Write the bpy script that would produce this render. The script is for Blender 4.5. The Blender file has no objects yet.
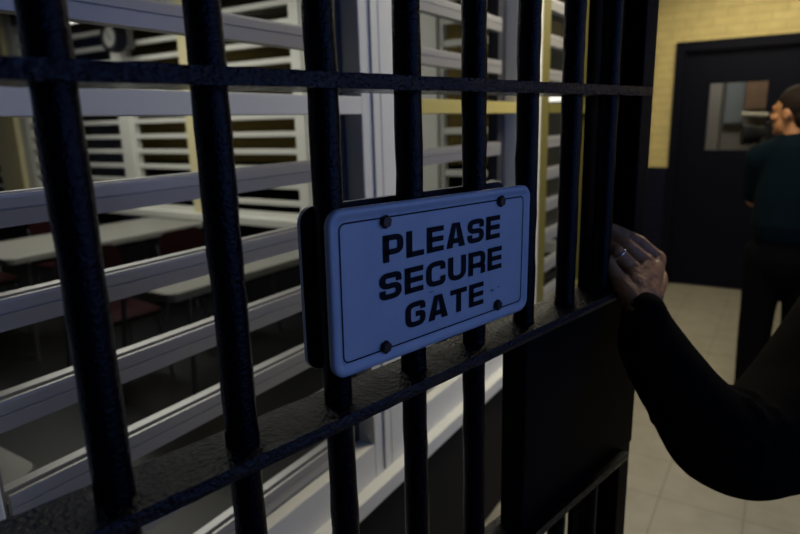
import bpy, bmesh, math, random
from mathutils import Vector, Matrix, Euler
random.seed(7)
scene = bpy.context.scene
COL = scene.collection
PI = math.pi

# ------------------------------------------------------------------ materials
def new_mat(name):
    m = bpy.data.materials.new(name)
    m.use_nodes = True
    nt = m.node_tree
    return m, nt, nt.nodes['Principled BSDF']

def add_bump(nt, b, scale, strength, dist=0.002, detail=3, kind='noise', vec=None):
    t = nt.nodes.new('ShaderNodeTexNoise' if kind == 'noise' else 'ShaderNodeTexVoronoi')
    t.inputs['Scale'].default_value = scale
    if kind == 'noise':
        t.inputs['Detail'].default_value = detail
    if vec is None:
        tc = nt.nodes.new('ShaderNodeTexCoord'); vec = tc.outputs['Object']
    nt.links.new(vec, t.inputs['Vector'])
    bp = nt.nodes.new('ShaderNodeBump')
    bp.inputs['Strength'].default_value = strength
    bp.inputs['Distance'].default_value = dist
    nt.links.new(t.outputs[0], bp.inputs['Height'])
    nt.links.new(bp.outputs[0], b.inputs['Normal'])
    return t

def simple(name, col, rough=0.5, metal=0.0, bump=None, vary=None, spec=0.5, coat=0.0):
    m, nt, b = new_mat(name)
    b.inputs['Base Color'].default_value = (*col, 1)
    b.inputs['Roughness'].default_value = rough
    b.inputs['Metallic'].default_value = metal
    b.inputs['Specular IOR Level'].default_value = spec
    b.inputs['Coat Weight'].default_value = coat
    if bump:
        add_bump(nt, b, *bump)
    if vary:                                   # (scale, second colour)
        tc = nt.nodes.new('ShaderNodeTexCoord')
        t = nt.nodes.new('ShaderNodeTexNoise'); t.inputs['Scale'].default_value = vary[0]; t.inputs['Detail'].default_value = 4
        nt.links.new(tc.outputs['Object'], t.inputs['Vector'])
        r = nt.nodes.new('ShaderNodeValToRGB')
        r.color_ramp.elements[0].position = 0.35; r.color_ramp.elements[1].position = 0.65
        r.color_ramp.elements[0].color = (*col, 1); r.color_ramp.elements[1].color = (*vary[1], 1)
        nt.links.new(t.outputs[0], r.inputs[0]); nt.links.new(r.outputs[0], b.inputs['Base Color'])
    return m

def emit(name, col, strength):
    m, nt, b = new_mat(name)
    b.inputs['Base Color'].default_value = (0.8, 0.8, 0.8, 1)
    b.inputs['Emission Color'].default_value = (*col, 1)
    b.inputs['Emission Strength'].default_value = strength
    return m

def glass(name, tint, refl_rough=0.03):
    m = bpy.data.materials.new(name); m.use_nodes = True
    nt = m.node_tree; nt.nodes.clear()
    out = nt.nodes.new('ShaderNodeOutputMaterial')
    tr = nt.nodes.new('ShaderNodeBsdfTransparent'); tr.inputs[0].default_value = (*tint, 1)
    gl = nt.nodes.new('ShaderNodeBsdfGlossy'); gl.inputs['Roughness'].default_value = refl_rough
    fr = nt.nodes.new('ShaderNodeFresnel'); fr.inputs[0].default_value = 1.10
    mx = nt.nodes.new('ShaderNodeMixShader')
    ge = nt.nodes.new('ShaderNodeNewGeometry')                      # the far face of the thin sheet reflects nothing more
    fb = nt.nodes.new('ShaderNodeMath'); fb.operation = 'SUBTRACT'; fb.inputs[0].default_value = 1; nt.links.new(ge.outputs['Backfacing'], fb.inputs[1])
    fm = nt.nodes.new('ShaderNodeMath'); fm.operation = 'MULTIPLY'; nt.links.new(fr.outputs[0], fm.inputs[0]); nt.links.new(fb.outputs[0], fm.inputs[1])
    nt.links.new(fm.outputs[0], mx.inputs[0]); nt.links.new(tr.outputs[0], mx.inputs[1]); nt.links.new(gl.outputs[0], mx.inputs[2])
    nt.links.new(mx.outputs[0], out.inputs[0])
    return m

def brick(name, c1, c2, mortar, w, h, msize, offset, axes, rough, bump_strength, split=None):
    """brick/tile pattern laid on world coordinates; axes picks the two that span the surface; split = (height, colour below it)"""
    m, nt, b = new_mat(name)
    g = nt.nodes.new('ShaderNodeNewGeometry')
    sp = nt.nodes.new('ShaderNodeSeparateXYZ'); nt.links.new(g.outputs['Position'], sp.inputs[0])
    cb = nt.nodes.new('ShaderNodeCombineXYZ')
    nt.links.new(sp.outputs[axes[0]], cb.inputs[0]); nt.links.new(sp.outputs[axes[1]], cb.inputs[1])
    t = nt.nodes.new('ShaderNodeTexBrick')
    t.inputs['Color1'].default_value = (*c1, 1); t.inputs['Color2'].default_value = (*c2, 1); t.inputs['Mortar'].default_value = (*mortar, 1)
    t.inputs['Scale'].default_value = 1.0; t.inputs['Mortar Size'].default_value = msize
    t.inputs['Mortar Smooth'].default_value = 0.3
    t.inputs['Brick Width'].default_value = w; t.inputs['Row Height'].default_value = h
    t.offset = offset; t.squash = 1.0
    nt.links.new(cb.outputs[0], t.inputs['Vector'])
    col = t.outputs['Color']
    if split:
        gt = nt.nodes.new('ShaderNodeMath'); gt.operation = 'GREATER_THAN'
        nt.links.new(sp.outputs[2], gt.inputs[0]); gt.inputs[1].default_value = split[0]
        mx = nt.nodes.new('ShaderNodeMix'); mx.data_type = 'RGBA'
        nt.links.new(gt.outputs[0], mx.inputs[0]); mx.inputs[6].default_value = (*split[1], 1)
        nt.links.new(col, mx.inputs[7]); col = mx.outputs[2]
    # a little wear in the tone
    n = nt.nodes.new('ShaderNodeTexNoise'); n.inputs['Scale'].default_value = 9; n.inputs['Detail'].default_value = 5
    nt.links.new(g.outputs['Position'], n.inputs['Vector'])
    mr = nt.nodes.new('ShaderNodeMapRange'); mr.inputs[1].default_value = .3; mr.inputs[2].default_value = .7
    mr.inputs[3].default_value = .88; mr.inputs[4].default_value = 1.06
    nt.links.new(n.outputs[0], mr.inputs[0])
    mm = nt.nodes.new('ShaderNodeVectorMath'); mm.operation = 'SCALE'
    nt.links.new(col, mm.inputs[0]); nt.links.new(mr.outputs[0], mm.inputs[3])
    nt.links.new(mm.outputs[0], b.inputs['Base Color'])
    b.inputs['Roughness'].default_value = rough
    bp = nt.nodes.new('ShaderNodeBump'); bp.inputs['Strength'].default_value = bump_strength; bp.inputs['Distance'].default_value = 0.004
    inv = nt.nodes.new('ShaderNodeMath'); inv.operation = 'SUBTRACT'; inv.inputs[0].default_value = 1
    nt.links.new(t.outputs['Fac'], inv.inputs[1]); nt.links.new(inv.outputs[0], bp.inputs['Height'])
    nt.links.new(bp.outputs[0], b.inputs['Normal'])
    return m

M = {}
M['gate'] = simple('gate_paint', (0.0016, 0.0014, 0.0038), 0.16, 0, (330, 0.8, 0.0016, 3), spec=0.09)
M['gate_rail'] = simple('gate_rail_paint', (0.0012, 0.0013, 0.0050), 0.13, 0, (230, 1.0, 0.0036, 4), spec=0.25)
M['gate_panel'] = simple('gate_panel_paint', (0.0011, 0.0011, 0.0028), 0.5, 0, (300, 0.3, 0.001, 3), spec=0.06)
M['sign'] = simple('sign_enamel', (0.36, 0.40, 0.46), 0.42, 0, (420, 0.05, 0.0006, 2), (26, (0.32, 0.365, 0.43)))
M['sign_back'] = simple('sign_reverse', (0.008, 0.009, 0.013), 0.45, 0)
M['ink'] = simple('sign_ink', (0.003, 0.003, 0.006), 0.6, spec=0.1)
M['scuff'] = simple('sign_scuff', (0.12, 0.14, 0.20), 0.6)
M['bolt'] = simple('rusty_bolt', (0.035, 0.022, 0.018), 0.45, 0.6, (300, 0.3, 0.001, 3))
M['alum'] = simple('louver_aluminium', (0.34, 0.34, 0.355), 0.34, 0.35, (60, 0.08, 0.001, 3))
M['frame'] = simple('white_frame_paint', (0.74, 0.74, 0.70), 0.45, 0, (45, 0.08, 0.001, 3))
M['sheen_cream'] = simple('white_frame_yellow_sheen', (0.48, 0.40, 0.135), 0.45, 0, (45, 0.08, 0.001, 3))  # white frame with the yellow wall's sheen put into its colour
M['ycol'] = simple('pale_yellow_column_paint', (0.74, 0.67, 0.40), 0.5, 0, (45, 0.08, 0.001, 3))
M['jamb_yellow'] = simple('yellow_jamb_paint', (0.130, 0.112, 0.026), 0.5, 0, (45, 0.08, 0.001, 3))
M['sash'] = simple('dark_sash', (0.035, 0.035, 0.04), 0.5)
M['slot'] = simple('shadow_gap_rubber', (0.01, 0.01, 0.012), 0.7)
M['glass'] = glass('window_glass', (0.80, 0.81, 0.80))
M['glass_dark'] = glass('tinted_window_glass', (0.42, 0.41, 0.38), 0.08)
M['glass_door'] = glass('wired_door_glass', (0.8, 0.8, 0.78), 0.1)
M['wainscot'] = simple('dark_wainscot_paint', (0.0045, 0.0050, 0.0075), 0.7, 0, (30, 0.1, 0.002, 4), spec=0.2)
M['plaster'] = simple('dim_plaster', (0.12, 0.115, 0.10), 0.8, 0, (20, 0.1, 0.002, 4))
M['ceil'] = simple('ceiling_board', (0.24, 0.235, 0.21), 0.85, 0, (40, 0.1, 0.002, 4))
M['yellow'] = brick('yellow_brick', (0.64, 0.52, 0.22), (0.66, 0.54, 0.235), (0.575, 0.465, 0.20), 0.21, 0.068, 0.008, 0.5, (0, 2), 0.45, 0.5, (1.075, (0.0045, 0.006, 0.018)))
M['yellow'].node_tree.nodes['Principled BSDF'].inputs['Specular IOR Level'].default_value = .15
M['yellow_side'] = brick('yellow_brick_side', (0.64, 0.52, 0.22), (0.66, 0.54, 0.235), (0.575, 0.465, 0.20), 0.21, 0.068, 0.008, 0.5, (1, 2), 0.45, 0.5, (1.075, (0.0045, 0.006, 0.018)))
M['tile'] = brick('vinyl_floor_tile', (0.30, 0.275, 0.215), (0.31, 0.285, 0.222), (0.19, 0.17, 0.13), 0.305, 0.305, 0.003, 0.0, (0, 1), 0.35, 0.15)
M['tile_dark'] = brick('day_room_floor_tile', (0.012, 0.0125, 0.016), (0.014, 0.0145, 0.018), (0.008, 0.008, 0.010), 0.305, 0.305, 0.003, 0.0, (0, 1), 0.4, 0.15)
M['door'] = simple('navy_door_paint', (0.0020, 0.0025, 0.008), 0.5, 0, (60, 0.15, 0.002, 4), spec=0.12)
M['steel'] = simple('brushed_steel', (0.35, 0.35, 0.36), 0.35, 0.9)
M['table'] = simple('table_laminate', (0.31, 0.305, 0.285), 0.4, 0, None, (40, (0.285, 0.28, 0.262)))
M['table_edge'] = simple('table_edge_band', (0.42, 0.41, 0.36), 0.5)
M['maroon'] = simple('maroon_plastic', (0.022, 0.0035, 0.006), 0.7, 0, (180, 0.1, 0.001, 2), spec=0.1)
M['black'] = simple('black_plastic', (0.006, 0.006, 0.007), 0.6, spec=0.1)
M['dial'] = simple('clock_dial', (0.24, 0.24, 0.23), 0.35)
M['grey'] = simple('grey_wall_box', (0.12, 0.12, 0.12), 0.6)
M['lamp'] = emit('fluorescent_diffuser', (1.0, 0.96, 0.90), 1.8)
M['lamp_warm'] = emit('warm_diffuser', (1.0, 0.84, 0.55), 3.0)
M['daylight'] = emit('daylit_window_pane', (0.13, 0.31, 1.0), 0.12)
M['skin'] = simple('skin', (0.32, 0.135, 0.050), 0.55, 0, (75, 0.9, 0.0040, 5), (60, (0.40, 0.18, 0.075)))
M['nail'] = simple('finger_nail', (0.5, 0.32, 0.26), 0.3)
M['gold'] = simple('pale_metal', (0.85, 0.80, 0.70), 0.18, 1.0)
M['hair_dark'] = simple('dark_brown_hair', (0.012, 0.007, 0.0045), 0.7, 0, (120, 0.6, 0.004, 5), spec=0.1)
M['hair_grey'] = simple('dark_grey_hair', (0.022, 0.019, 0.017), 0.6, 0, (120, 0.6, 0.004, 5))
M['jacket'] = simple('black_corded_jacket', (0.0042, 0.0034, 0.0033), 0.95, 0, None, (14, (0.0062, 0.0052, 0.0047)), spec=0.02)
M['trousers'] = simple('dark_trousers', (0.0025, 0.0025, 0.0035), 0.9, 0, (50, 0.3, 0.003, 4), spec=0.05)
M['teal'] = simple('teal_shirt', (0.0010, 0.0048, 0.0085), 0.85, 0, (40, 0.3, 0.003, 4), spec=0.06)
M['shoe'] = simple('black_leather', (0.008, 0.008, 0.008), 0.5)
M['cam_body'] = simple('camera_black', (0.005, 0.005, 0.006), 0.75, spec=0.15)
M['fluff'] = simple('pale_foam_cover', (0.22, 0.21, 0.17), 0.9, 0, (200, 0.5, 0.004, 3))
M['band'] = simple('yellow_green_band', (0.50, 0.48, 0.10), 0.6)
M['screen'] = emit('blue_lit_screen', (0.10, 0.28, 1.0), .9)
M['back_grey'] = simple('grey_room_wall', (0.42, 0.42, 0.42), 0.8, 0, (20, 0.1, 0.002, 4))
M['paper'] = simple('pale_blue_board', (0.42, 0.50, 0.58), 0.7)
M['orange_brick'] = brick('orange_brick', (0.30, 0.19, 0.12), (0.33, 0.20, 0.13), (0.25, 0.2, 0.16), 0.21, 0.07, 0.008, 0.5, (0, 2), 0.7, 0.4)

# corduroy ribs on the jacket cloth
_nt = M['jacket'].node_tree
_w = _nt.nodes.new('ShaderNodeTexWave'); _w.inputs['Scale'].default_value = 90; _w.inputs['Distortion'].default_value = 3
_tc = _nt.nodes.new('ShaderNodeTexCoord'); _nt.links.new(_tc.outputs['Object'], _w.inputs['Vector'])
_bp = _nt.nodes.new('ShaderNodeBump'); _bp.inputs['Strength'].default_value = 0.22; _bp.inputs['Distance'].default_value = 0.002
_nt.links.new(_w.outputs['Fac'], _bp.inputs['Height']); _nt.links.new(_bp.outputs[0], _nt.nodes['Principled BSDF'].inputs['Normal'])

# ------------------------------------------------------------------ mesh helpers
class MB:
    def __init__(s):
        s.bm = bmesh.new()
    def box(s, x0, x1, y0, y1, z0, z1):
        v = [s.bm.verts.new((x, y, z)) for x in (x0, x1) for y in (y0, y1) for z in (z0, z1)]
        for f in ((0, 1, 3, 2), (4, 6, 7, 5), (0, 4, 5, 1), (2, 3, 7, 6), (0, 2, 6, 4), (1, 5, 7, 3)):
            s.bm.faces.new([v[i] for i in f])
        return s
    def tube(s, pts, radii, n=16, jitter=0.0, squash=1.0, caps=True):
        pts = [Vector(p) for p in pts]
        if not hasattr(radii, '__len__'):
            radii = [radii] * len(pts)
        rings = []; up = None
        for i, p in enumerate(pts):
            d = (pts[min(i + 1, len(pts) - 1)] - pts[max(i - 1, 0)]).normalized()
            if up is None:
                a = Vector((0, 0, 1)) if abs(d.z) < 0.9 else Vector((1, 0, 0))
                up = (a - d * a.dot(d)).normalized()
            else:
                up = (up - d * up.dot(d)).normalized()
            side = d.cross(up)
            ring = []
            for k in range(n):
                a = 2 * PI * k / n
                r = radii[i] * (1 + random.uniform(-jitter, jitter))
                ring.append(s.bm.verts.new(p + up * (math.cos(a) * r * squash) + side * (math.sin(a) * r)))
            rings.append(ring)
        for a, b in zip(rings, rings[1:]):
            for k in range(n):
                s.bm.faces.new((a[k], a[(k + 1) % n], b[(k + 1) % n], b[k]))
        if caps:
            s.bm.faces.new(rings[0][::-1]); s.bm.faces.new(rings[-1])
        return s
    def sphere(s, c, r, seg=16, rings=10):
        if not hasattr(r, '__len__'):
            r = (r, r, r)
        mat = Matrix.Translation(Vector(c)) @ Matrix.Diagonal((*r, 1))
        bmesh.ops.create_uvsphere(s.bm, u_segments=seg, v_segments=rings, radius=1, matrix=mat)
        return s
    def loops(s, loops, cap0=True, cap1=True):
        """join successive closed loops of equal length"""
        L = [[s.bm.verts.new(p) for p in l] for l in loops]
        n = len(L[0])
        for a, b in zip(L, L[1:]):
            for k in range(n):
                s.bm.faces.new((a[k], a[(k + 1) % n], b[(k + 1) % n], b[k]))
        if cap0: s.bm.faces.new(L[0][::-1])
        if cap1: s.bm.faces.new(L[-1])
        return s
    def extrude_y(s, prof, y0, y1):
        return s.loops([[(x, y0, z) for x, z in prof], [(x, y1, z) for x, z in prof]])
    def xform(s, mat):
        bmesh.ops.transform(s.bm, matrix=mat, verts=s.bm.verts); return s
    def bevel(s, w, seg=2, angle=0.6):
        bmesh.ops.recalc_face_normals(s.bm, faces=s.bm.faces)
        e = [e for e in s.bm.edges if len(e.link_faces) == 2 and e.calc_face_angle(0) > angle]
        bmesh.ops.bevel(s.bm, geom=e, offset=w, segments=seg, affect='EDGES', profile=0.6, clamp_overlap=True)
        return s
    def mesh(s, name, mat, smooth=False):
        bmesh.ops.recalc_face_normals(s.bm, faces=s.bm.faces)
        me = bpy.data.meshes.new(name); s.bm.to_mesh(me); s.bm.free()
        me.materials.append(mat)
        if smooth:
            for p in me.polygons: p.use_smooth = True
            try: me.set_sharp_from_angle(angle=math.radians(50))
            except Exception: pass
        return me
    def build(s, name, mat, parent=None, smooth=False):
        return link(name, s.mesh(name, mat, smooth), parent)

def link(name, me, parent=None):
    o = bpy.data.objects.new(name, me); COL.objects.link(o)
    if parent is not None: o.parent = parent
    return o

def empty(name, loc=(0, 0, 0), rot=(0, 0, 0)):
    o = bpy.data.objects.new(name, None); COL.objects.link(o)
    o.location = loc; o.rotation_euler = rot; o.empty_display_size = 0.1
    return o

def tag(o, label=None, cat=None, group=None, kind=None):
    for k, v in (('label', label), ('category', cat), ('group', group), ('kind', kind)):
        if v: o[k] = v
    return o

def struct(o):
    o['kind'] = 'structure'; return o

def copy_tree(o, parent=None):
    c = o.copy(); COL.objects.link(c)
    if parent is not None: c.parent = parent
    for ch in list(o.children): copy_tree(ch, c)
    return c

def round_rect(w, h, r, n=8, inset=0.0):
    """closed outline of a rounded rectangle centred on 0"""
    w = w / 2 - inset; h = h / 2 - inset; r = max(r - inset, 0.0008)
    out = []
    for cx, cy, a0 in ((w - r, h - r, 0), (-w + r, h - r, PI / 2), (-w + r, -h + r, PI), (w - r, -h + r, 1.5 * PI)):
        for k in range(n + 1):
            a = a0 + (PI / 2) * k / n
            out.append((cx + r * math.cos(a), cy + r * math.sin(a)))
    return out

# ------------------------------------------------------------------ camera
PITCH, ROLL, YAW = math.radians(13.3579), math.radians(-1.5599), math.radians(32.2683)
EYE = 1.535
h = Vector((-math.sin(YAW), math.cos(YAW), 0)); r0 = Vector((math.cos(YAW), math.sin(YAW), 0)); u0 = Vector((0, 0, 1))
fwd = h * math.cos(PITCH) - u0 * math.sin(PITCH); up = u0 * math.cos(PITCH) + h * math.sin(PITCH)
rr = r0 * math.cos(ROLL) + up * math.sin(ROLL); uu = up * math.cos(ROLL) - r0 * math.sin(ROLL)
cd = bpy.data.cameras.new('camera'); cam = bpy.data.objects.new('camera', cd); COL.objects.link(cam)
cam.matrix_world = Matrix(((rr.x, uu.x, -fwd.x, 0), (rr.y, uu.y, -fwd.y, 0), (rr.z, uu.z, -fwd.z, EYE), (0, 0, 0, 1)))
cd.sensor_width = 36; cd.lens = 610 * 36 / 800; cd.clip_start = 0.02
cd.dof.use_dof = True; cd.dof.focus_distance = 0.62; cd.dof.aperture_fstop = 5.6
scene.camera = cam

# ------------------------------------------------------------------ the barred gate
GY = math.radians(12.77685)
GD = Vector((math.sin(GY), math.cos(GY), 0)); GN = Vector((-math.cos(GY), math.sin(GY), 0))
GDIST = 0.4142
GROT = math.atan2(GD.y, GD.x)
def gp(s, off, z):                     # along the gate, towards the viewer, height
    v = GD * s + GN * (GDIST - off); v.z = z; return v

gate = empty('barred_gate', gp(-0.20, 0, 0), (0, 0, GROT))
tag(gate, 'dark navy painted steel barred gate carrying the secure-gate notice', 'gate')
S0 = -0.20                              # the gate's own x is measured from its hinge
for k in range(9):                     # nine uprights
    s = 0.125 + 0.1016 * (k - 1) - S0
    b = MB()
    zs = [0.06 + 2.04 * i / 90 for i in range(91)]
    b.tube([(s + random.uniform(-.0004, .0004), random.uniform(-.0004, .0004), z) for z in zs], [0.0134 * random.uniform(.965, 1.035) for _ in zs], 18, 0.012)
    b.build('bar', M['gate'], gate, True)
for zc in (0.10, 0.691, 0.984, 1.278, 1.5685, 1.865, 2.09):
    b = MB()
    n = 120
    L = []
    for i in range(n + 1):
        x = 0.0 + (0.909 - S0) * i / n
        j = lambda: random.uniform(-.0003, .0003)
        L.append([(x, -.029 + j(), zc - .0062 + j()), (x, .029 + j(), zc - .0062 + j()), (x, .0302 + j(), zc), (x, .029 + j(), zc + .0062 + j()), (x, -.029 + j(), zc + .0062 + j()), (x, -.0306 + j(), zc)])
    b.loops(L); b.build('cross_rail', M['gate_rail'], gate, True)
# hinge post side and lock stile with its back plate
MB().box(-.045, -.005, -.02, .02, .02, 2.14).bevel(.003).build('hinge_stile', M['gate'], gate)
MB().box(.909 - S0, .949 - S0, -.015, .018, .04, 2.12).bevel(.003).build('lock_stile', M['gate_panel'], gate)
MB().box(.822 - S0, .93 - S0, .021, .029, .04, 2.12).bevel(.002).build('back_plate', M['gate_panel'], gate)
MB().box(.616 - S0, .953 - S0, -.016, .020, .988, 1.274).bevel(.003).build('lock_panel', M['gate_panel'], gate)

# ------------------------------------------------------------------ the notice plates
SW, SH, SR = 0.3015, 0.1505, 0.0150
def stroke(mb, path, t, rad, to3, closed=False):
    """a flat band of width t following a path whose corners are rounded by rad"""
    P = [Vector(p) for p in path]; pts = [P[0]]
    for a, b, c in zip(P, P[1:], P[2:]):
        u = (a - b); v = (c - b); r = min(rad, u.length * .5, v.length * .5)
        if r < 1e-5: pts.append(b); continue
        p0 = b + u.normalized() * r; p1 = b + v.normalized() * r
        for k in range(7):
            q = k / 6; pts.append(p0.lerp(b, q).lerp(b.lerp(p1, q), q))
    pts.append(P[-1])
    pts = [p for i, p in enumerate(pts) if i == 0 or (p - pts[i - 1]).length > 1e-5]
    n = len(pts); LR = []
    for i, p in enumerate(pts):
        d0 = (p - pts[i - 1]).normalized() if i else None
        d1 = (pts[i + 1] - p).normalized() if i < n - 1 else None
        if d0 is None: d0 = d1
        if d1 is None: d1 = d0
        m = (Vector((-d0.y, d0.x)) + Vector((-d1.y, d1.x))).normalized()
        k = max(m.dot(Vector((-d1.y, d1.x))), .5)
        LR.append((mb.bm.verts.new(to3(p + m * (t / 2 / k))), mb.bm.verts.new(to3(p - m * (t / 2 / k)))))
    for a, b in zip(LR, LR[1:]):
        mb.bm.faces.new((a[0], b[0], b[1], a[1]))

def poly(mb, pts, to3):
    mb.bm.faces.new([mb.bm.verts.new(to3(Vector(p))) for p in pts])

def glyph(mb, ch, x, y, w, hh, t, to):
    T = t / 2; th = t; H2 = th / 2
    R = t * 0.95
    def pt(*a): return [(x + p[0], y + p[1]) for p in a]
    def st(*a, rad=R, tt=t): stroke(mb, pt(*a), tt, rad, to)
    def bar(x0, x1, yc): poly(mb, pt((x0, yc - H2), (x1, yc - H2), (x1, yc + H2), (x0, yc + H2)), to)
    def stem(x0, y0, y1): poly(mb, pt((x0, y0), (x0 + t, y0), (x0 + t, y1), (x0, y1)), to)
    m = hh / 2
    if ch == 'E': stem(0, 0, hh); bar(0, w, H2); bar(0, w * .98, m); bar(0, w, hh - H2)
    elif ch == 'L': stem(0, 0, hh); bar(0, w, H2)
    elif ch == 'T': bar(0, w, hh - H2); stem(w / 2 - T, 0, hh)
    elif ch == 'P': stem(0, 0, hh); st((0, hh - H2), (w - T, hh - H2), (w - T, hh * .37), (0, hh * .37), tt=th)
    elif ch == 'R':
        stem(0, 0, hh); st((0, hh - H2), (w - T, hh - H2), (w - T, hh * .40), (0, hh * .40), tt=th)
        st((w * .55, hh * .38), (w - T, hh * .38), (w - T, 0))
    elif ch == 'A':
        a = t * 1.22
        poly(mb, pt((0, 0), (a, 0), (w / 2 + a * .10, hh), (w / 2 - a * .62, hh)), to)
        poly(mb, pt((w, 0), (w - a, 0), (w / 2 - a * .10, hh), (w / 2 + a * .62, hh)), to)
        bar(w * .24, w * .76, hh * .27)
    elif ch == 'S': st((w - T, hh * .64), (w - T, hh - H2), (T, hh - H2), (T, m), (w - T, m), (w - T, H2), (T, H2), (T, hh * .36), tt=th)
    elif ch == 'C': st((w - T, hh * .63), (w - T, hh - H2), (T, hh - H2), (T, H2), (w - T, H2), (w - T, hh * .37), rad=R * 1.3)
    elif ch == 'U': st((T, hh), (T, H2), (w - T, H2), (w - T, hh), rad=R * 1.3)
    elif ch == 'G': st((w - T, hh * .66), (w - T, hh - H2), (T, hh - H2), (T, H2), (w - T, H2), (w - T, hh * .50), (w * .50, hh * .50), rad=R * 1.2)

def plate(root, face_mat, sgn):
    """pressed plate with rolled rim; sgn=1 faces the viewer's side"""
    b = MB(); prof = ((0.0, -.0030), (0.0, .0012), (.0012, .0026), (.0032, .0032), (.0054, .0031), (.0078, .0020), (.0096, .0010), (.0115, .0008))
    L = []
    for ins, hgt in prof:
        L.append([(u, -sgn * hgt, v) for u, v in round_rect(SW, SH, SR, 8, ins)])
    b.loops(L, False, True)
    L2 = [[(u, sgn * .0030, v) for u, v in round_rect(SW, SH, SR, 8, 0)], [(u, sgn * .0012, v) for u, v in round_rect(SW, SH, SR, 8, .012)]]
    b.loops(L2, False, True)
    bmesh.ops.remove_doubles(b.bm, verts=b.bm.verts, dist=1e-6)
    return b.build('plate', face_mat, root, True)

sg = empty('notice_sign', gp(.4605, .0175, 1.3877), (0, math.radians(.9), GROT))
sg.rotation_mode = 'XYZ'
tag(sg, 'pale metal notice plate reading PLEASE SECURE GATE bolted to the gate bars', 'sign')
plate(sg, M['sign'], 1)
b = MB()                                # the printed border
o1 = round_rect(SW - .0240, SH - .0240, .0070, 8, 0); o2 = round_rect(SW - .0240, SH - .0240, .0070, 8, .0015)
A = [b.bm.verts.new((u, -.0012, v)) for u, v in o1]; B2 = [b.bm.verts.new((u, -.0012, v)) for u, v in o2]
for k in range(len(A)): b.bm.faces.new((A[k], A[(k + 1) % len(A)], B2[(k + 1) % len(A)], B2[k]))
b.build('border_line', M['ink'], sg)
CAP = .0256; TH = .0054; STRETCH = 1.48      # heavy uprights, lighter bars: drawn narrow, then stretched
def word(text, cx, base, total):
    cx /= STRETCH; total /= STRETCH
    wd = {'A': 1.10, 'T': .98, 'E': .92, 'L': .90, 'P': .98, 'S': 1.03, 'R': 1.04, 'G': 1.05, 'U': 1.02, 'C': 1.03}
    gap = .15
    unit = total / (sum(wd[c] for c in text) + gap * (len(text) - 1))
    mb = MB(); x = cx - total / 2
    for c in text:
        glyph(mb, c, x, base, wd[c] * unit, CAP, TH, lambda p: (p.x * STRETCH, -.0013, p.y)); x += (wd[c] + gap) * unit
    mb.build('lettering', M['ink'], sg)
word('PLEASE', .0027, .0204, .1805)
word('SECURE', .0022, -.0150, .1905)
word('GATE', .0025, -.0502, .124)
def hexbolt(u, v, parent, sgn=1, r=.0064):
    b = MB()
    L = [[(u + q * math.cos(PI * k / 3 + .3), -sgn * d, v + q * math.sin(PI * k / 3 + .3)) for k in range(6)] for q, d in ((r, .0008), (r, .0042), (r * .82, .0054))]
    b.loops(L); b.build('bolt', M['bolt'], parent)
for u, v in ((-.0845, .0588), (.0925, .0610), (-.0875, -.0600), (.0900, -.0575)):
    hexbolt(u, v, sg)
for u, v, du, dv in ((.0805, -.0385, .0040, .0018), (.0925, -.0365, .0022, .0010), (-.022, -.0195, .0050, .0008)):
    L = [(u + du * math.cos(a) * random.uniform(.6, 1.1), v + dv * math.sin(a) * random.uniform(.6, 1.1)) for a in [2 * PI * k / 10 for k in range(10)]]
    b = MB(); b.bm.faces.new([b.bm.verts.new((p, -.00125, q)) for p, q in L])
    b.build('scuff_mark', M['scuff'], sg)
bs = empty('notice_plate', gp(.4585, -.0178, 1.3887), (0, math.radians(.5), GROT))
tag(bs, 'second notice plate behind the bars, seen from its dark reverse', 'sign')
plate(bs, M['sign_back'], -1)
b = MB()
for ins0 in (0,):
    L = [[(u, -.0030, v) for u, v in round_rect(SW, SH, SR, 8, -.0006)], [(u, .0012, v) for u, v in round_rect(SW, SH, SR, 8, -.0006)]]
    b.loops(L, False, False)
b.build('rim', M['sign'], bs, True)['label'] = 'pale metal rim'

# ------------------------------------------------------------------ window wall beside the corridor
WX = -0.86
def wall_box(name, x0, x1, y0, y1, z0, z1, mat):
    return struct(MB().box(x0, x1, y0, y1, z0, z1).build(name, mat))
wall_box('wall_left', -1.0, WX, -2.6, 3.40, 0, .546, M['wainscot'])
wall_box('wall_left', -1.0, WX, -2.6, 3.40, 2.42, 2.75, M['frame'])
wall_box('wall_left', -1.0, WX, -2.6, .19, .60, 2.42, M['frame'])
wall_box('wall_left', -1.0, WX, 2.292, 2.458, .60, 2.42, M['frame'])
led = MB().box(-1.02, -.826, -2.6, 3.40, .546, .593).bevel(.004).build('trim_1', M['frame']); struct(led)

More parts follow.
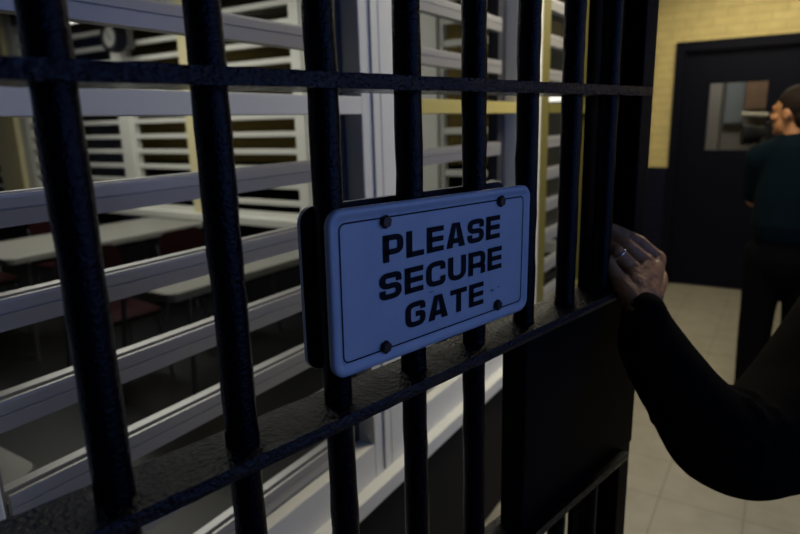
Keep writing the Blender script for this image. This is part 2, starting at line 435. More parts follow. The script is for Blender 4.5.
PITCHZ = .1365
LP = .14095                                # louver pitch
def louver_profile(zt, x=WX):
    f = x - .028                          # front face of the louver
    return [(f, zt - .0045), (f, zt - .0190), (f - .0022, zt - .0197), (f - .0022, zt - .0215), (f, zt - .0222), (f - .001, zt - .0445), (f - .030, zt - .0445),
            (f - .036, zt + .0015), (f - .0165, zt + .0015), (f - .0165, zt - .016), (f - .0065, zt - .016), (f - .0060, zt), (f - .0005, zt)]
def bay(idx, y0, y1, jl, jr, fm='frame', tm='frame', kmax=7, ktop=-4):
    """window between y0 and y1, jambs of widths jl and jr"""
    w = empty('window_%d' % idx, (0, 0, 0)); struct(w)
    bm_ = MB()
    bm_.box(WX - .09, WX, y0 - jl, y0, .593, 2.42)
    bm_.box(WX - .09, WX, y1, y1 + jr, .593, 2.42)
    bm_.box(WX - .09, WX - .0005, y0, y1, .593, .695)
    bm_.box(WX - .09, WX - .0005, y0, y1, 2.33, 2.42)
    bm_.bevel(.003, 2)
    bm_.build('frame', M[fm], w)
    MB().box(WX + .0005, WX + .004, y1 + jr * .52, y1 + jr * .56, .60, 2.40).build('joint_cover', M['alum'], w)
    MB().box(WX - .088, WX - .048, y1 - .070, y1 - .002, .697, 2.328).bevel(.003).build('sash_stile', M['sash'], w)
    MB().box(WX - .085, WX - .040, y0 + .002, y0 + .020, .697, 2.328).bevel(.003).build('sash_stile', M['grey'], w)
    for k in range(ktop, kmax + 1):
        zt = 1.7364 - LP * k
        if k == 1: zt = 1.5945
        if k == 1:                        # the fixed transom stands proud of the louvers
            t = MB().box(WX - .042, WX + .001, y0 + .0015, y1 - .0015, zt - .039, zt + .001).bevel(.002)
            t.build('transom', M[tm], w)
        else:
            MB().extrude_y(louver_profile(zt), y0 + .020, y1 - .087).build('louver', M['alum'], w)
    MB().box(WX - .078, WX - .073, y0 + .02, y1 - .086, .697, 2.328).build('pane', M['glass'], w)
    return w
bay(1, .332, 1.212, .155, .080)
bay(2, 1.380, 2.205, .085, .085, 'frame', 'sheen_cream')
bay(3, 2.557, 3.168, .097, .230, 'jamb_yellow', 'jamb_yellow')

# ------------------------------------------------------------------ day room: cross wall of louvred windows at its far end
CY = 3.65
def cross_bay(idx, x0, x1, z_top=2.62):
    w = empty('window_%d' % idx, (0, 0, 0)); struct(w)
    b = MB()
    b.box(x0, x0 + .035, CY, CY + .07, .80, z_top); b.box(x1 - .035, x1, CY, CY + .07, .80, z_top)
    b.box(x0 + .035, x1 - .035, CY, CY + .07, .80, .84); b.box(x0 + .035, x1 - .035, CY, CY + .07, z_top - .04, z_top)
    b.build('frame', M['frame'], w)
    z = 1.468 - PITCHZ * 4
    while z < z_top - .06:
        MB().box(x0 + .035, x1 - .035, CY + .005, CY + .045, z - .021, z + .021).bevel(.004, 1).build('louver', M['frame'], w)
        z += PITCHZ
    MB().box(x0 + .035, x1 - .035, CY + .052, CY + .057, .84, z_top - .04).build('pane', M['glass_dark'], w)
spans = [(-8.95, -7.71, 'y'), (-7.06, -5.385, 'w'), (-5.23, -4.415, 'w'), (-4.235, -3.185, 'y'), (-3.105, -2.28, 'w'), (-1.97, -1.50, 'w'), ]
for i, (a, c, _) in enumerate(spans): cross_bay(4 + i, a, c)
def post(x0, x1, mat, depth=.10, y0=-.02):
    struct(MB().box(x0, x1, CY + y0, CY + depth, .80, 2.75).bevel(.006).build('wall_back', mat))
post(-7.70, -7.47, M['ycol'], .10, -.05); post(-7.46, -7.21, M['ycol'], .10, -.06); post(-7.21, -7.06, M['frame'], .10, -.01)
post(-5.385, -5.23, M['frame'])
post(-4.415, -4.235, M['ycol'], .10, -.05)
post(-3.185, -3.105, M['frame'])
post(-2.28, -1.97, M['frame'])
post(-1.50, -1.42, M['frame']); post(-1.42, -1.0, M['plaster'], .10, .0)
wall_box('wall_back', -9.0, -.86, CY - .0, CY + .1, 0, .735, M['wainscot'])
wall_box('wall_back', -9.0, -.86, CY - .0, CY + .1, 2.62, 2.75, M['plaster'])
wall_box('wall_back', -1.0, WX, 3.40, CY + .1, .735, 2.62, M['frame'])
struct(MB().box(-9.0, -1.0, CY - .09, CY + .1, .735, .80).bevel(.008).build('trim_2', M['frame']))

# ------------------------------------------------------------------ shell
wall_box('floor', -9.0, 1.7, -2.6, 6.3, -.06, 0, M['tile'])
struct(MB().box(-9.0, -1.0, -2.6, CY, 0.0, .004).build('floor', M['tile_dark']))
wall_box('ceiling', -9.1, 1.8, -2.7, 8.6, 2.75, 2.81, M['ceil'])
wall_box('wall_day_room', -9.1, -9.0, -2.7, 8.6, 0, 2.75, M['plaster'])
wall_box('wall_rear', -9.0, 1.7, -2.7, -2.6, 0, 2.75, M['plaster'])
# right wall of the corridor with the daylit window
RX = 1.7
def right_window(idx, y0, y1, z0, z1, panes, mat):
    w = empty('window_%d' % idx); struct(w)
    MB().box(RX + .06, RX + .07, y0, y1, z0, z1).build('pane', mat, w)
    b = MB()
    for k in range(panes + 1):
        y = y0 + (y1 - y0 - .04) * k / panes
        b.box(RX + .03, RX + .058, y, y + .04, z0, z1)
    b.box(RX + .03, RX + .058, y0, y1, z0, z0 + .04); b.box(RX + .03, RX + .058, y0, y1, z1 - .04, z1)
    b.build('frame', M['frame'], w)
RW = [(10, -.3, 2.60, .85, 2.35, 3)]
ys_ = [-2.6, -.3, 2.60, 8.6]
for k in (0, 2): wall_box('wall_right', RX, RX + .1, ys_[k], ys_[k + 1], 0, 2.75, M['plaster'] if k == 0 else M['yellow_side'])
for i, y0, y1, z0, z1, n in RW:
    wall_box('wall_right', RX, RX + .1, y0, y1, 0, z0, M['yellow_side']); wall_box('wall_right', RX, RX + .1, y0, y1, z1, 2.75, M['yellow_side'])
    right_window(i, y0, y1, z0, z1, n, M['daylight'])

# end wall of yellow brick with the navy door
EY = 5.98
DX0, DX1, DZ = -.875, .125, 2.115
wall_box('wall_end', -9.0, DX0, EY, EY + .22, 0, 2.75, M['yellow'])
wall_box('wall_end', DX1, RX, EY, EY + .22, 0, 2.75, M['yellow'])
wall_box('wall_end', DX0, DX1, EY, EY + .22, DZ, 2.75, M['yellow'])
d = empty('door_1', (0, 0, 0)); struct(d)
b = MB()
b.box(DX0 - .02, DX0 + .05, EY - .025, EY + .20, 0, DZ + .02); b.box(DX1 - .05, DX1 + .02, EY - .025, EY + .20, 0, DZ + .02); b.box(DX0 + .05, DX1 - .05, EY - .025, EY + .20, DZ - .06, DZ + .02)
b.bevel(.004).build('frame', M['door'], d)
wx0, wx1, wz0, wz1 = -.615, -.185, 1.225, 1.785
b = MB(); x0, x1 = DX0 + .055, DX1 - .055; ys = (EY + .03, EY + .075)
b.box(x0, wx0, *ys, .012, DZ - .065); b.box(wx1, x1, *ys, .012, DZ - .065); b.box(wx0, wx1, *ys, .012, wz0); b.box(wx0, wx1, *ys, wz1, DZ - .065)
b.build('leaf', M['door'], d)
MB().box(wx0, wx1, EY + .05, EY + .056, wz0, wz1).build('pane', M['glass_door'], d)
MB().tube([(x1 - .06, EY + .03, 1.02), (x1 - .06, EY - .02, 1.02), (x1 - .17, EY - .025, 1.02)], .010, 10).build('handle', M['steel'], d, True)
# the room behind the door's glass
wall_box('wall_beyond', -2.6, RX, 8.0, 8.1, 0, 2.75, M['back_grey'])
wall_box('floor', -2.6, RX, 6.3, 8.0, -.06, 0, M['tile'])
wall_box('wall_beyond', -.95, -.66, 7.6, 8.0, 0, 2.75, M['back_grey'])
wall_box('wall_beyond', -.43, .12, 7.55, 8.0, 1.57, 2.75, M['orange_brick'])
bd = MB().box(-.64, -.46, 7.955, 8.002, 1.43, 2.2).bevel(.004).build('notice_board', M['paper'])
tag(bd, 'pale blue board on the wall seen through the door glass', 'notice board')
MB().box(-.64, -.46, 7.935, 8.0, 1.405, 1.43).build('ledge', M['grey'], bd)

# ------------------------------------------------------------------ lamps and added lights
def ceiling_lamp(loc, size, label, drop=.0, mat='lamp'):
    t = empty('ceiling_light', loc)
    tag(t, label, 'ceiling light')
    sx, sy = size
    MB().box(-sx / 2, sx / 2, -sy / 2, sy / 2, -.02, .03).bevel(.006).build('housing', M['frame'], t)
    MB().box(-sx / 2 + .015, sx / 2 - .015, -sy / 2 + .015, sy / 2 - .015, -.038, -.0205).bevel(.005).build('diffuser', M[mat], t)
    if drop:
        for q in (-1, 1): MB().tube([(q * sx * .4, 0, .03), (q * sx * .4, 0, .03 + drop)], .006, 8).build('hanger', M['steel'], t)
    return t
ceiling_lamp((-5.27, 3.22, 2.485), (.42, .22), 'bright fluorescent fitting hanging in the day room above the wall clock', .235)
ceiling_lamp((-.20, 2.60, 2.72), (.6, 1.2), 'ceiling light over the corridor just beyond the barred gate', 0, 'lamp_warm')
ceiling_lamp((-.25, 5.15, 2.72), (1.2, .6), 'ceiling light in front of the navy door at the corridor end', 0, 'lamp_warm')
t = empty('glow_block', (-1.18, CY, 1.642)); tag(t, 'small white glowing block added on the day room corner pier, seen between gate bars', 'glowing block')  # added glowing block standing in for a small bright white spot
MB().box(-.055, .055, -.03, 0, -.018, .018).bevel(.004).build('housing', M['frame'], t)
MB().box(-.048, .048, -.045, -.0305, -.013, .013).bevel(.004).build('diffuser', M['lamp'], t)

def area(name, loc, target, size, power, col, spread=None):
    l = bpy.data.lights.new(name, 'AREA'); l.shape = 'RECTANGLE'; l.size, l.size_y = size; l.energy = power; l.color = col
    if spread: l.spread = spread
    o = bpy.data.objects.new(name, l); COL.objects.link(o); o.location = loc
    o.rotation_euler = (Vector(target) - Vector(loc)).to_track_quat('-Z', 'Y').to_euler()
    return o
area('daylight', (RX + .02, 1.15, 1.60), (-1, 1.15, 1.6), (2.8, 1.4), 14.5, (.105, .295, 1.0))
area('corridor_lamp', (-.20, 2.60, 2.66), (-.20, 2.60, 0), (.55, 1.15), 28.5, (1.0, .94, .74))
area('corridor_lamp', (-.25, 5.15, 2.66), (-.25, 5.15, 0), (1.15, .55), 12.0, (1.0, .93, .72))
area('hall_lamp', (-3.2, 4.9, 2.70), (-3.2, 4.9, 0), (1.2, .5), 13.0, (1.0, .93, .72))
area('hall_lamp', (-6.6, 4.9, 2.70), (-6.6, 4.9, 0), (1.2, .5), 11.0, (1.0, .93, .72))
area('day_room_light', (-5.27, 3.22, 2.435), (-5.27, 3.0, 0), (.36, .16), 0.4, (1.0, .94, .82))
area('day_room_light', (-4.0, 2.5, 2.70), (-4.0, 2.5, 0), (3.2, .4), 55.0, (1.0, .96, .86))  # added unseen fill light without a fitting, brightens the cross wall
area('far_room_lamp', (-.4, 7.0, 2.70), (-.4, 7.2, 0), (.8, .5), 11.0, (1.0, .92, .80))

# ------------------------------------------------------------------ clock
ck = empty('wall_clock', (-5.115, 3.47, 2.325)); tag(ck, 'round wall clock with black rim and pale dial high in the day room', 'clock')
def disc(y0, y1, r0, r1, n=40): return [[(r * math.cos(2 * PI * k / n), y, r * math.sin(2 * PI * k / n)) for k in range(n)] for y, r in ((y0, r0), (y1, r1))]
MB().loops(disc(.07, -.01, .128, .128) + disc(-.022, -.022, .124, .088) + disc(-.012, -.012, .087, .086), True, True).build('rim', M['black'], ck, True)
MB().loops(disc(-.0115, -.0135, .087, .087)).build('dial', M['dial'], ck)
for a, l, wv in ((2.2, .048, .005), (-.6, .072, .0035)):
    MB().box(-wv, wv, -.0165, -.0150, -.01, l).xform(Matrix.Rotation(a, 4, 'Y')).build('hand', M['black'], ck)
for k in range(12): MB().box(-.003, .003, -.0148, -.0138, .070, .081).xform(Matrix.Rotation(k * PI / 6, 4, 'Y')).build('hour_mark', M['black'], ck)
MB().box(-.10, .10, .065, .158, -.10, .10).bevel(.006).build('mounting_box', M['grey'], ck)

# ------------------------------------------------------------------ tables and chairs
def table(name_loc, size, label, zt=.74):
    x, y = name_loc; sx, sy = size
    t = empty('dining_table', (x, y, 0.004)); tag(t, label, 'table', None)
    b = MB(); L = []
    for ins, z in ((.004, zt - .045), (0, zt - .040), (0, zt - .006), (.005, zt)):
        L.append([(u, v, z) for u, v in round_rect(sx, sy, .06, 8, ins)])
    b.loops(L).build('tabletop', M['table'], t, False)
    for qx in (-1, 1):
        for qy in (-1, 1):
            MB().tube([(qx * (sx / 2 - .10), qy * (sy / 2 - .18), zt - .045), (qx * (sx / 2 - .07), qy * (sy / 2 - .12), 0)], .014, 10).build('leg', M['steel'], t, True)
    MB().box(-sx / 2 + .09, sx / 2 - .09, -sy / 2 + .16, sy / 2 - .16, zt - .085, zt - .046).build('apron', M['black'], t)
    return t
table((-4.55, 2.70), (.76, 1.62), 'long pale table standing before the louvred far windows')
table((-2.85, 2.60), (.76, 1.55), 'pale table with rounded corner in the middle of the day room')
table((-1.83, -.20), (.76, 1.72), 'pale table close behind the window at the lower left')

def chair_parts(root):
    b = MB(); L = []
    for ins, z in ((.01, .43), (0, .437), (0, .447), (.008, .455)):
        L.append([(u, v, z - .012 * (v / .2) ** 2) for u, v in round_rect(.44, .42, .07, 6, ins)])
    b.loops(L).build('seat', M['maroon'], root, True)
    b = MB(); L = []
    for d0 in (0, .012):
        ring = []
        for u, v in round_rect(.42, .30, .08, 6, 0 if d0 == 0 else .004):
            ring.append((u, .20 + d0 + .09 * (v + .15) - .5 * u * u, .67 + v))
        L.append(ring)
    b.loops(L).build('backrest', M['maroon'], root, True)
    for qx in (-1, 1):
        MB().tube([(qx * .19, -.15, .44), (qx * .215, -.21, 0)], .010, 8).build('leg', M['steel'], root, True)
        MB().tube([(qx * .20, .235, .74), (qx * .20, .185, .50), (qx * .20, .16, .43), (qx * .215, .26, 0)], .010, 8).build('leg', M['steel'], root, True)
chairs = [((-5.10, 2.10), 1.45, 'maroon plastic chair behind the farthest table, nearer the left'),
          ((-5.12, 2.85), 1.7, 'maroon plastic chair behind the farthest table, nearer the yellow column'),
          ((-3.42, 2.10), 1.5, 'maroon chair tucked behind the middle table at its rounded corner'),
          ((-3.44, 2.85), 1.65, 'maroon chair at the far end behind the middle table')]
first = None
for (x, y), rz, lab in chairs:
    if first is None:
        c = first = empty('stacking_chair'); chair_parts(c)
    else:
        c = copy_tree(first)
    c.location = (x, y, .004); c.rotation_euler = (0, 0, rz)
    tag(c, lab, 'chair', 'maroon chairs at the day room tables')

# ------------------------------------------------------------------ people
def evaluated(ob, name, mat, parent):
    dg = bpy.context.evaluated_depsgraph_get(); dg.update()
    me = bpy.data.meshes.new_from_object(ob.evaluated_get(dg)); me.name = name
    bpy.data.objects.remove(ob, do_unlink=True)
    me.materials.clear(); me.materials.append(mat)
    for p in me.polygons: p.use_smooth = True
    return link(name, me, parent)

def remeshed(mb, voxel, name, mat, parent, smooth=4, factor=.5):
    bmesh.ops.recalc_face_normals(mb.bm, faces=mb.bm.faces)
    me = bpy.data.meshes.new('tmp'); mb.bm.to_mesh(me); mb.bm.free()
    o = bpy.data.objects.new('tmp', me); COL.objects.link(o)
    r = o.modifiers.new('r', 'REMESH'); r.mode = 'VOXEL'; r.voxel_size = voxel
    s = o.modifiers.new('s', 'SMOOTH'); s.iterations = smooth; s.factor = factor
    return evaluated(o, name, mat, parent)

def limb(mb, pts, rad, n=16, squash=1.0):
    """tapered limb: smooth path through the joints with rounded ends"""
    P = [Vector(p) for p in pts]; out = []; R = []
    for i in range(len(P) - 1):
        p0 = P[max(i - 1, 0)]; p1 = P[i]; p2 = P[i + 1]; p3 = P[min(i + 2, len(P) - 1)]
        m1 = (p2 - p0) * .35; m2 = (p3 - p1) * .35
        for k in range(6):
            t = k / 6; t2 = t * t; t3 = t2 * t
            out.append(p1 * (2 * t3 - 3 * t2 + 1) + m1 * (t3 - 2 * t2 + t) + p2 * (-2 * t3 + 3 * t2) + m2 * (t3 - t2))
            q = t * t * (3 - 2 * t); R.append(rad[i] * (1 - q) + rad[i + 1] * q)
    out.append(P[-1]); R.append(rad[-1])
    mb.tube(out, R, n, 0, squash)
    mb.sphere(P[0], rad[0] * .99, n, 8); mb.sphere(P[-1], rad[-1] * .99, n, 8)

def head(mb, c, rot, s=1.0):
    """skull, jaw, nose, brow, lips and ears facing local -Y, turned by rot about Z"""
    t = MB()
    t.sphere((0, .012, .03), (.074, .094, .094), 24, 16)
    t.sphere((0, -.03, -.045), (.056, .062, .066), 20, 14)
    t.sphere((0, -.072, -.088), (.024, .022, .020), 12, 8)                       # chin
    t.tube([(0, -.086, .022), (0, -.100, -.004), (0, -.108, -.020)], [.009, .011, .015], 10)
    t.sphere((-.012, -.096, -.022), .010, 10, 8); t.sphere((.012, -.096, -.022), .010, 10, 8)
    t.tube([(-.05, -.070, .030), (0, -.086, .034), (.05, -.070, .030)], .011, 10)   # brow
    t.sphere((0, -.086, -.052), (.024, .010, .006), 12, 8); t.sphere((0, -.084, -.062), (.020, .010, .007), 12, 8)
    for q in (-1, 1):
        t.sphere((q * .031, -.078, .012), .011, 12, 8)
        t.sphere((q * .045, -.058, -.018), (.022, .022, .018), 12, 8)
        t.sphere((q * .076, .012, -.002), (.010, .020, .032), 12, 10)
    t.tube([(0, .015, -.03), (0, .03, -.14)], [.052, .058], 16)
    t.xform(Matrix.Translation(Vector(c)) @ rot @ Matrix.Scale(s, 4))
    me = bpy.data.meshes.new('tmp'); t.bm.to_mesh(me); t.bm.free(); mb.bm.from_mesh(me); bpy.data.meshes.remove(me)

def hair_cap(c, rot, mat, parent, s=1.0):
    t = MB(); t.sphere((0, .022, .044), (.081, .096, .092), 26, 18); t.sphere((0, .062, -.010), (.068, .055, .070), 20, 14)
    for v in list(t.bm.verts):
        if v.co.y < -.020 and v.co.z < .058: v.co.y = -.020
        v.co += Vector((random.uniform(-.003, .003), random.uniform(-.003, .003), random.uniform(-.003, .003)))
    t.xform(Matrix.Translation(Vector(c)) @ rot @ Matrix.Scale(s, 4))
    return t.build('hair', mat, parent, True)

# --- the hand on the gate: left hand, fingers hooked over the lock stile
WR = Vector((-.1565, .8985, 1.258))
F = dict(
    index=[(-.1551, .9992, 1.3083), (-.1783, .9801, 1.3355), (-.2007, .9699, 1.3497), (-.2191, .9618, 1.3603)],
    middle=[(-.167, .9676, 1.309), (-.1918, .9531, 1.3347), (-.2115, .9523, 1.3457), (-.2282, .9534, 1.347)],
    ring=[(-.1799, .9395, 1.3029), (-.201, .9299, 1.3291), (-.217, .9359, 1.3361), (-.2265, .9465, 1.3331)],
    pinky=[(-.1898, .9134, 1.289), (-.2106, .9162, 1.3143), (-.2247, .9305, 1.3200), (-.2315, .9376, 1.3190)],
    thumb=[(-.1496, .9421, 1.2655), (-.1494, 1.0052, 1.2735), (-.1651, 1.0506, 1.2834), (-.189, 1.0781, 1.2834)])
FR = dict(index=(.0122, .0104, .0088, .0074), middle=(.0124, .0106, .0090, .0075), ring=(.0120, .0102, .0086, .0072), pinky=(.0114, .0095, .0080, .0066), thumb=(.0150, .0120, .0105, .0085))
HUP = Vector((-.001, -.001, .008))
hnd = MB()
for k, pts in F.items():
    P = [Vector(p) + HUP for p in pts]; R = [r * 1.06 for r in FR[k]]
    limb(hnd, P, R, 14)
    hnd.sphere(P[1], R[1] * 1.06, 12, 8)                                         # knuckle
    if k != 'thumb':
        base = WR.lerp(P[0], .12)
        limb(hnd, [base, WR.lerp(P[0], .6), P[0]], (.020, .0175, R[0] * 1.12), 14)
        hnd.sphere(P[0] + Vector((.001, -.001, .001)), R[0] * 1.04, 12, 8)
        # tendon standing out on the back of the hand
        off = Vector((.0075, -.0115, .003))
        hnd.tube([WR.lerp(P[0], .35) + off, WR.lerp(P[0], .7) + off, P[0] + off * .75], [.0030, .0034, .0030], 8)
    else:
        limb(hnd, [WR, P[0]], (.020, .018), 14)
# webs between the fingers' roots
ks = ('index', 'middle', 'ring', 'pinky')
for a, b_ in zip(ks, ks[1:]):
    limb(hnd, [(Vector(F[a][0]) + HUP).lerp(WR, .25), (Vector(F[b_][0]) + HUP).lerp(WR, .25)], (.0125, .0125), 12)
for pa in (((-.145, .930, 1.270), (-.150, .945, 1.290), (-.158, .957, 1.300)), ((-.160, .905, 1.272), (-.168, .915, 1.283), (-.176, .918, 1.291))):
    hnd.tube([Vector(p) + Vector((.006, -.012, .002)) for p in pa], .0022, 8)     # veins
limb(hnd, [WR, (-.1329, .8932, 1.2055), (-.080, .8864, 1.127)], (.026, .029, .035), 18)

fp = empty('person', (.31, 1.18, 0)); tag(fp, 'person in a dark jacket at the right edge with one hand closing the gate', 'person')
fpi = Matrix.Translation((-.31, -1.18, 0))
def local(mb, root): mb.xform(Matrix.Translation(-Vector(root.location))); return mb
hb = remeshed(local(hnd, fp), .0017, 'tmp_hand', M['skin'], None, 3, .45)
bd_ = MB()
SHL, SHR = (.1336, 1.2012, 1.2000), (.50, 1.15, 1.245)
HC = (.30, 1.19, 1.475); HR = Matrix.Rotation(math.radians(200), 4, 'Z')
head(bd_, HC, HR)
limb(bd_, [(.31, 1.18, 1.33), (.315, 1.18, 1.10), (.32, 1.18, .90)], (.09, .125, .135), 18)
limb(bd_, [SHL, (.31, 1.19, 1.29), SHR], (.055, .075, .055), 16)
limb(bd_, [SHL, (.062, 1.0472, 1.105), (-.030, .900, 1.083), (-.0979, .887, 1.1565), (-.1250, .8925, 1.190)], (.05, .044, .040, .036, .030), 16)
limb(bd_, [SHR, (.57, 1.14, .99), (.57, 1.20, .79), (.565, 1.22, .70)], (.05, .042, .032, .03), 16)
for q in (-1, 1): limb(bd_, [(.32 + q * .085, 1.18, .86), (.32 + q * .09, 1.17, .48), (.32 + q * .095, 1.19, .09)], (.085, .058, .042), 16)
# the other hand, hanging
for i, dx in enumerate((-.03, -.01, .01, .03)):
    limb(bd_, [(.565, 1.22 + dx * .9, .66), (.562, 1.225 + dx, .61), (.558, 1.22 + dx, .57), (.55, 1.215 + dx, .545)], (.014, .010, .009, .008), 10)
limb(bd_, [(.565, 1.20, .67), (.555, 1.165, .64), (.548, 1.155, .61)], (.014, .011, .009), 10)
limb(bd_, [(.565, 1.22, .71), (.565, 1.22, .655)], (.028, .032), 12)
body = remeshed(local(bd_, fp), .009, 'body', M['skin'], fp, 2)
# the gate hand runs into the same arm: one body mesh
bmx = bmesh.new(); bmx.from_mesh(body.data); bmx.from_mesh(hb.data); bmx.to_mesh(body.data); bmx.free()
for p in body.data.polygons: p.use_smooth = True
bpy.data.objects.remove(hb, do_unlink=True)
hair_cap(Vector(HC) - Vector(fp.location), HR, M['hair_grey'], fp)
jk = MB()
ARM = [(-.1530, .9030, 1.2560), (-.1390, .8972, 1.2120), (-.0979, .887, 1.1565), (-.0430, .892, 1.0930), (.000, .941, 1.0710), (.062, 1.0472, 1.0850), SHL]
limb(jk, ARM, (.0325, .0470, .0540, .0690, .0790, .0980, .095), 26)
limb(jk, [SHL, (.31, 1.19, 1.28), SHR], (.085, .10, .085), 20)
limb(jk, [(.31, 1.18, 1.30), (.315, 1.18, 1.05), (.32, 1.18, .78)], (.13, .165, .175), 22)
limb(jk, [SHR, (.57, 1.14, .99), (.57, 1.20, .76)], (.078, .062, .048), 20)
for i in range(26):                                     # cloth folds round the bent sleeve
    k = random.choice((1, 2, 2, 3, 3, 4, 4)); p = Vector(ARM[k]).lerp(Vector(ARM[k + 1]), random.random())
    r = (.0440, .0540, .0690, .0790, .0980)[k - 1]
    a = random.uniform(0, 2 * PI); dv = (Vector(ARM[k + 1]) - Vector(ARM[k])).normalized()
    e1 = dv.orthogonal().normalized(); e2 = dv.cross(e1)
    ring = [p + (e1 * math.cos(a + q) + e2 * math.sin(a + q)) * r * .985 + dv * (q * .03) for q in (-.5, -.2, .1, .4)]
    jk.tube(ring, [.003, .0100, .0100, .003], 8)
remeshed(local(jk, fp), .0055, 'jacket', M['jacket'], fp, 4)
tr_ = MB()
limb(tr_, [(.32, 1.18, .95), (.32, 1.18, .80)], (.15, .155), 20)
for q in (-1, 1): limb(tr_, [(.32 + q * .085, 1.18, .82), (.32 + q * .09, 1.17, .48), (.32 + q * .095, 1.19, .10)], (.105, .080, .068), 18)
remeshed(local(tr_, fp), .012, 'trousers', M['trousers'], fp, 3)
for q in (-1, 1):
    s_ = MB(); x = .32 + q * .095
    limb(s_, [(x, 1.14, .055), (x, 1.24, .048), (x, 1.36, .038)], (.044, .046, .034), 16, .9)
    for v in s_.bm.verts: v.co.z = max(v.co.z, .003)
    local(s_, fp).build('shoe', M['shoe'], fp, True)
# finger ring
rg = MB(); c = Vector(F["ring"][0]).lerp(Vector(F["ring"][1]), .86) + HUP; dv = (Vector(F['ring'][1]) - Vector(F['ring'][0])).normalized()
e1 = dv.orthogonal().normalized(); e2 = dv.cross(e1)
rg.tube([c + (e1 * math.cos(a) + e2 * math.sin(a)) * .0119 for a in [2 * PI * k / 28 for k in range(29)]], .0016, 8, caps=False)
local(rg, fp).build('finger_ring', M['gold'], fp, True)['label'] = 'thin shiny ring on one finger'

# --- the cameraman down the corridor
CM = Vector((.045, 3.62, 0))
cp = empty('person', CM); tag(cp, 'person in a teal shirt holding a video camera near the navy door', 'person')
CR = Matrix.Rotation(math.radians(122), 4, 'Z')
H2c = CM + Vector((-.035, .00, 1.525))
bb = MB()
head(bb, H2c, Matrix.Rotation(math.radians(-122), 4, 'Z'))
q = lambda x, y, z: CM + Vector((x, y, z))
limb(bb, [q(0, 0, 1.32), q(0, 0, 1.05), q(0, 0, .86)], (.10, .12, .125), 18)
limb(bb, [q(-.155, .03, 1.315), q(0, 0, 1.36), q(.17, -.02, 1.33)], (.05, .07, .05), 16)
limb(bb, [q(-.150, .03, 1.305), q(-.165, .13, 1.08), q(-.150, .21, 1.22), q(-.130, .22, 1.30)], (.048, .042, .034, .026), 16)
limb(bb, [q(.17, -.02, 1.33), q(.24, .06, 1.10), q(.08, .24, 1.20), q(.02, .28, 1.28)], (.048, .042, .034, .026), 16)
for hx, hy in ((-.13, .22), (.02, .28)):
    for i in range(4):
        z0 = 1.305 + .018 * i
        limb(bb, [q(hx, hy, z0), q(hx - .035, hy + .015, z0 + .004), q(hx - .055, hy - .012, z0 + .004)], (.011, .009, .008), 8)
    limb(bb, [q(hx, hy, 1.30), q(hx + .01, hy + .01, 1.36)], (.027, .030), 10)
    limb(bb, [q(hx, hy, 1.31), q(hx - .01, hy - .035, 1.34), q(hx - .035, hy - .045, 1.36)], (.013, .010, .008), 8)
for s_, dy in ((-1, 0), (1, .03)): limb(bb, [q(s_ * .085, 0, .84), q(s_ * .095, dy + .01, .48), q(s_ * .10, dy, .09)], (.085, .058, .042), 16)
for v in bb.bm.verts: v.co -= CM
remeshed(bb, .0075, 'body', M['skin'], cp, 2)
hair_cap(H2c - CM, Matrix.Rotation(math.radians(-122), 4, 'Z'), M['hair_dark'], cp)
sh = MB(); z = lambda x, y, zz: (x, y, zz)
limb(sh, [z(0, 0, 1.32), z(0, 0, 1.10), z(0, 0, .98)], (.135, .165, .172), 22)
limb(sh, [z(-.155, .03, 1.305), z(0, 0, 1.355), z(.17, -.02, 1.32)], (.075, .088, .075), 20)
limb(sh, [z(-.150, .03, 1.300), z(-.165, .11, 1.13)], (.078, .068), 18)
limb(sh, [z(.17, -.02, 1.32), z(.235, .05, 1.12)], (.078, .068), 18)
remeshed(sh, .009, 'shirt', M['teal'], cp, 4)
pt_ = MB()
limb(pt_, [z(0, 0, .97), z(0, 0, .80)], (.14, .15), 20)
for s_, dy in ((-1, 0), (1, .03)): limb(pt_, [z(s_ * .085, 0, .82), z(s_ * .095, dy + .01, .48), z(s_ * .10, dy, .08)], (.105, .082, .068), 18)
remeshed(pt_, .010, 'trousers', M['trousers'], cp, 3)
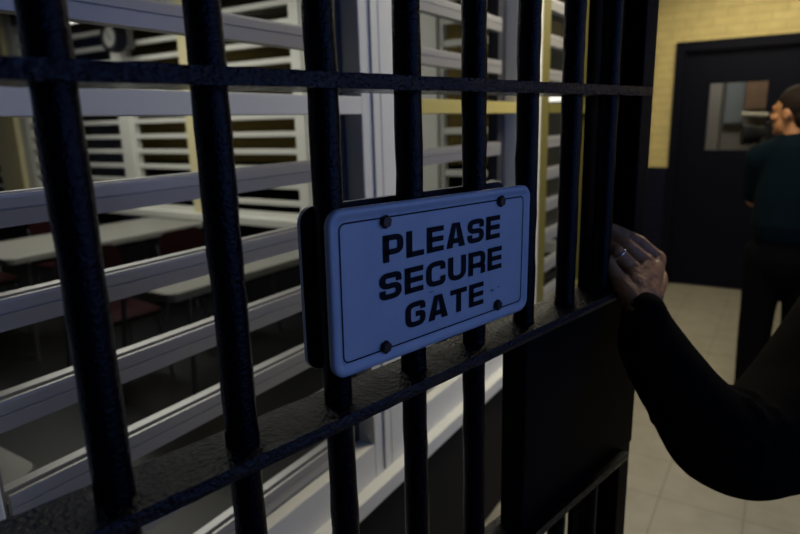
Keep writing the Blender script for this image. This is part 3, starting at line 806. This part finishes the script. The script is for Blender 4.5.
for s_, dy in ((-1, 0), (1, .03)):
    k = MB()
    limb(k, [(s_ * .10, dy - .05, .052), (s_ * .10, dy + .06, .046), (s_ * .11, dy + .17, .038)], (.043, .046, .034), 16, .9)
    for v in k.bm.verts: v.co.z = max(v.co.z, .003)
    k.build('shoe', M['shoe'], cp, True)

vc = empty('video_camera', CM + Vector((-.055, .24, 1.420)), (0, 0, math.radians(12)))
tag(vc, 'black shoulder video camera with pale boom microphone held by the person in teal', 'video camera')
MB().box(-.10, .12, -.05, .05, -.06, .07).bevel(.012).build('camera_body', M['cam_body'], vc)
MB().tube([(-.10, 0, 0), (-.15, 0, 0), (-.16, 0, 0), (-.21, 0, 0)], [.042, .042, .052, .054], 20).build('lens', M['cam_body'], vc, True)
MB().tube([(-.08, .02, .06), (-.08, .02, .100), (.08, .02, .100), (.08, .02, .06)], .010, 10).build('carry_handle', M['cam_body'], vc, True)
MB().tube([(.0, -.03, .05), (.0, -.09, .05), (.06, -.10, .05)], [.018, .018, .024], 12).build('viewfinder', M['cam_body'], vc, True)
mc = MB().tube([(-.225, -.02, .108), (-.10, -.02, .100)], [.014, .014], 14).build('microphone', M['fluff'], vc, True)
MB().tube([(-.10, -.02, .100), (-.045, -.02, .097)], .011, 12).build('microphone_grip', M['cam_body'], mc, True)
MB().tube([(-.045, -.02, .097), (.01, -.02, .094)], .012, 12).build('colour_band', M['band'], mc, True)
MB().tube([(-.03, -.02, .097), (-.03, -.01, .06)], .008, 8).build('microphone_mount', M['cam_body'], mc, True)
MB().box(-.100, -.072, -.064, -.050, -.085, -.060).build('lit_screen', M['screen'], vc)
MB().tube([(-.10, -.035, -.02), (-.12, -.04, -.06), (-.11, -.04, -.12)], [.020, .028, .020], 12).build('hand_grip', M['cam_body'], vc, True)

# ------------------------------------------------------------------ render look
wd = bpy.data.worlds.new('world'); scene.world = wd; wd.use_nodes = True
wd.node_tree.nodes['Background'].inputs[0].default_value = (.02, .025, .04, 1)
wd.node_tree.nodes['Background'].inputs[1].default_value = 0.3
vs = scene.view_settings
vs.view_transform = 'Standard'; vs.look = 'None'; vs.gamma = 1.0; vs.exposure = 0.0; vs.use_curve_mapping = False
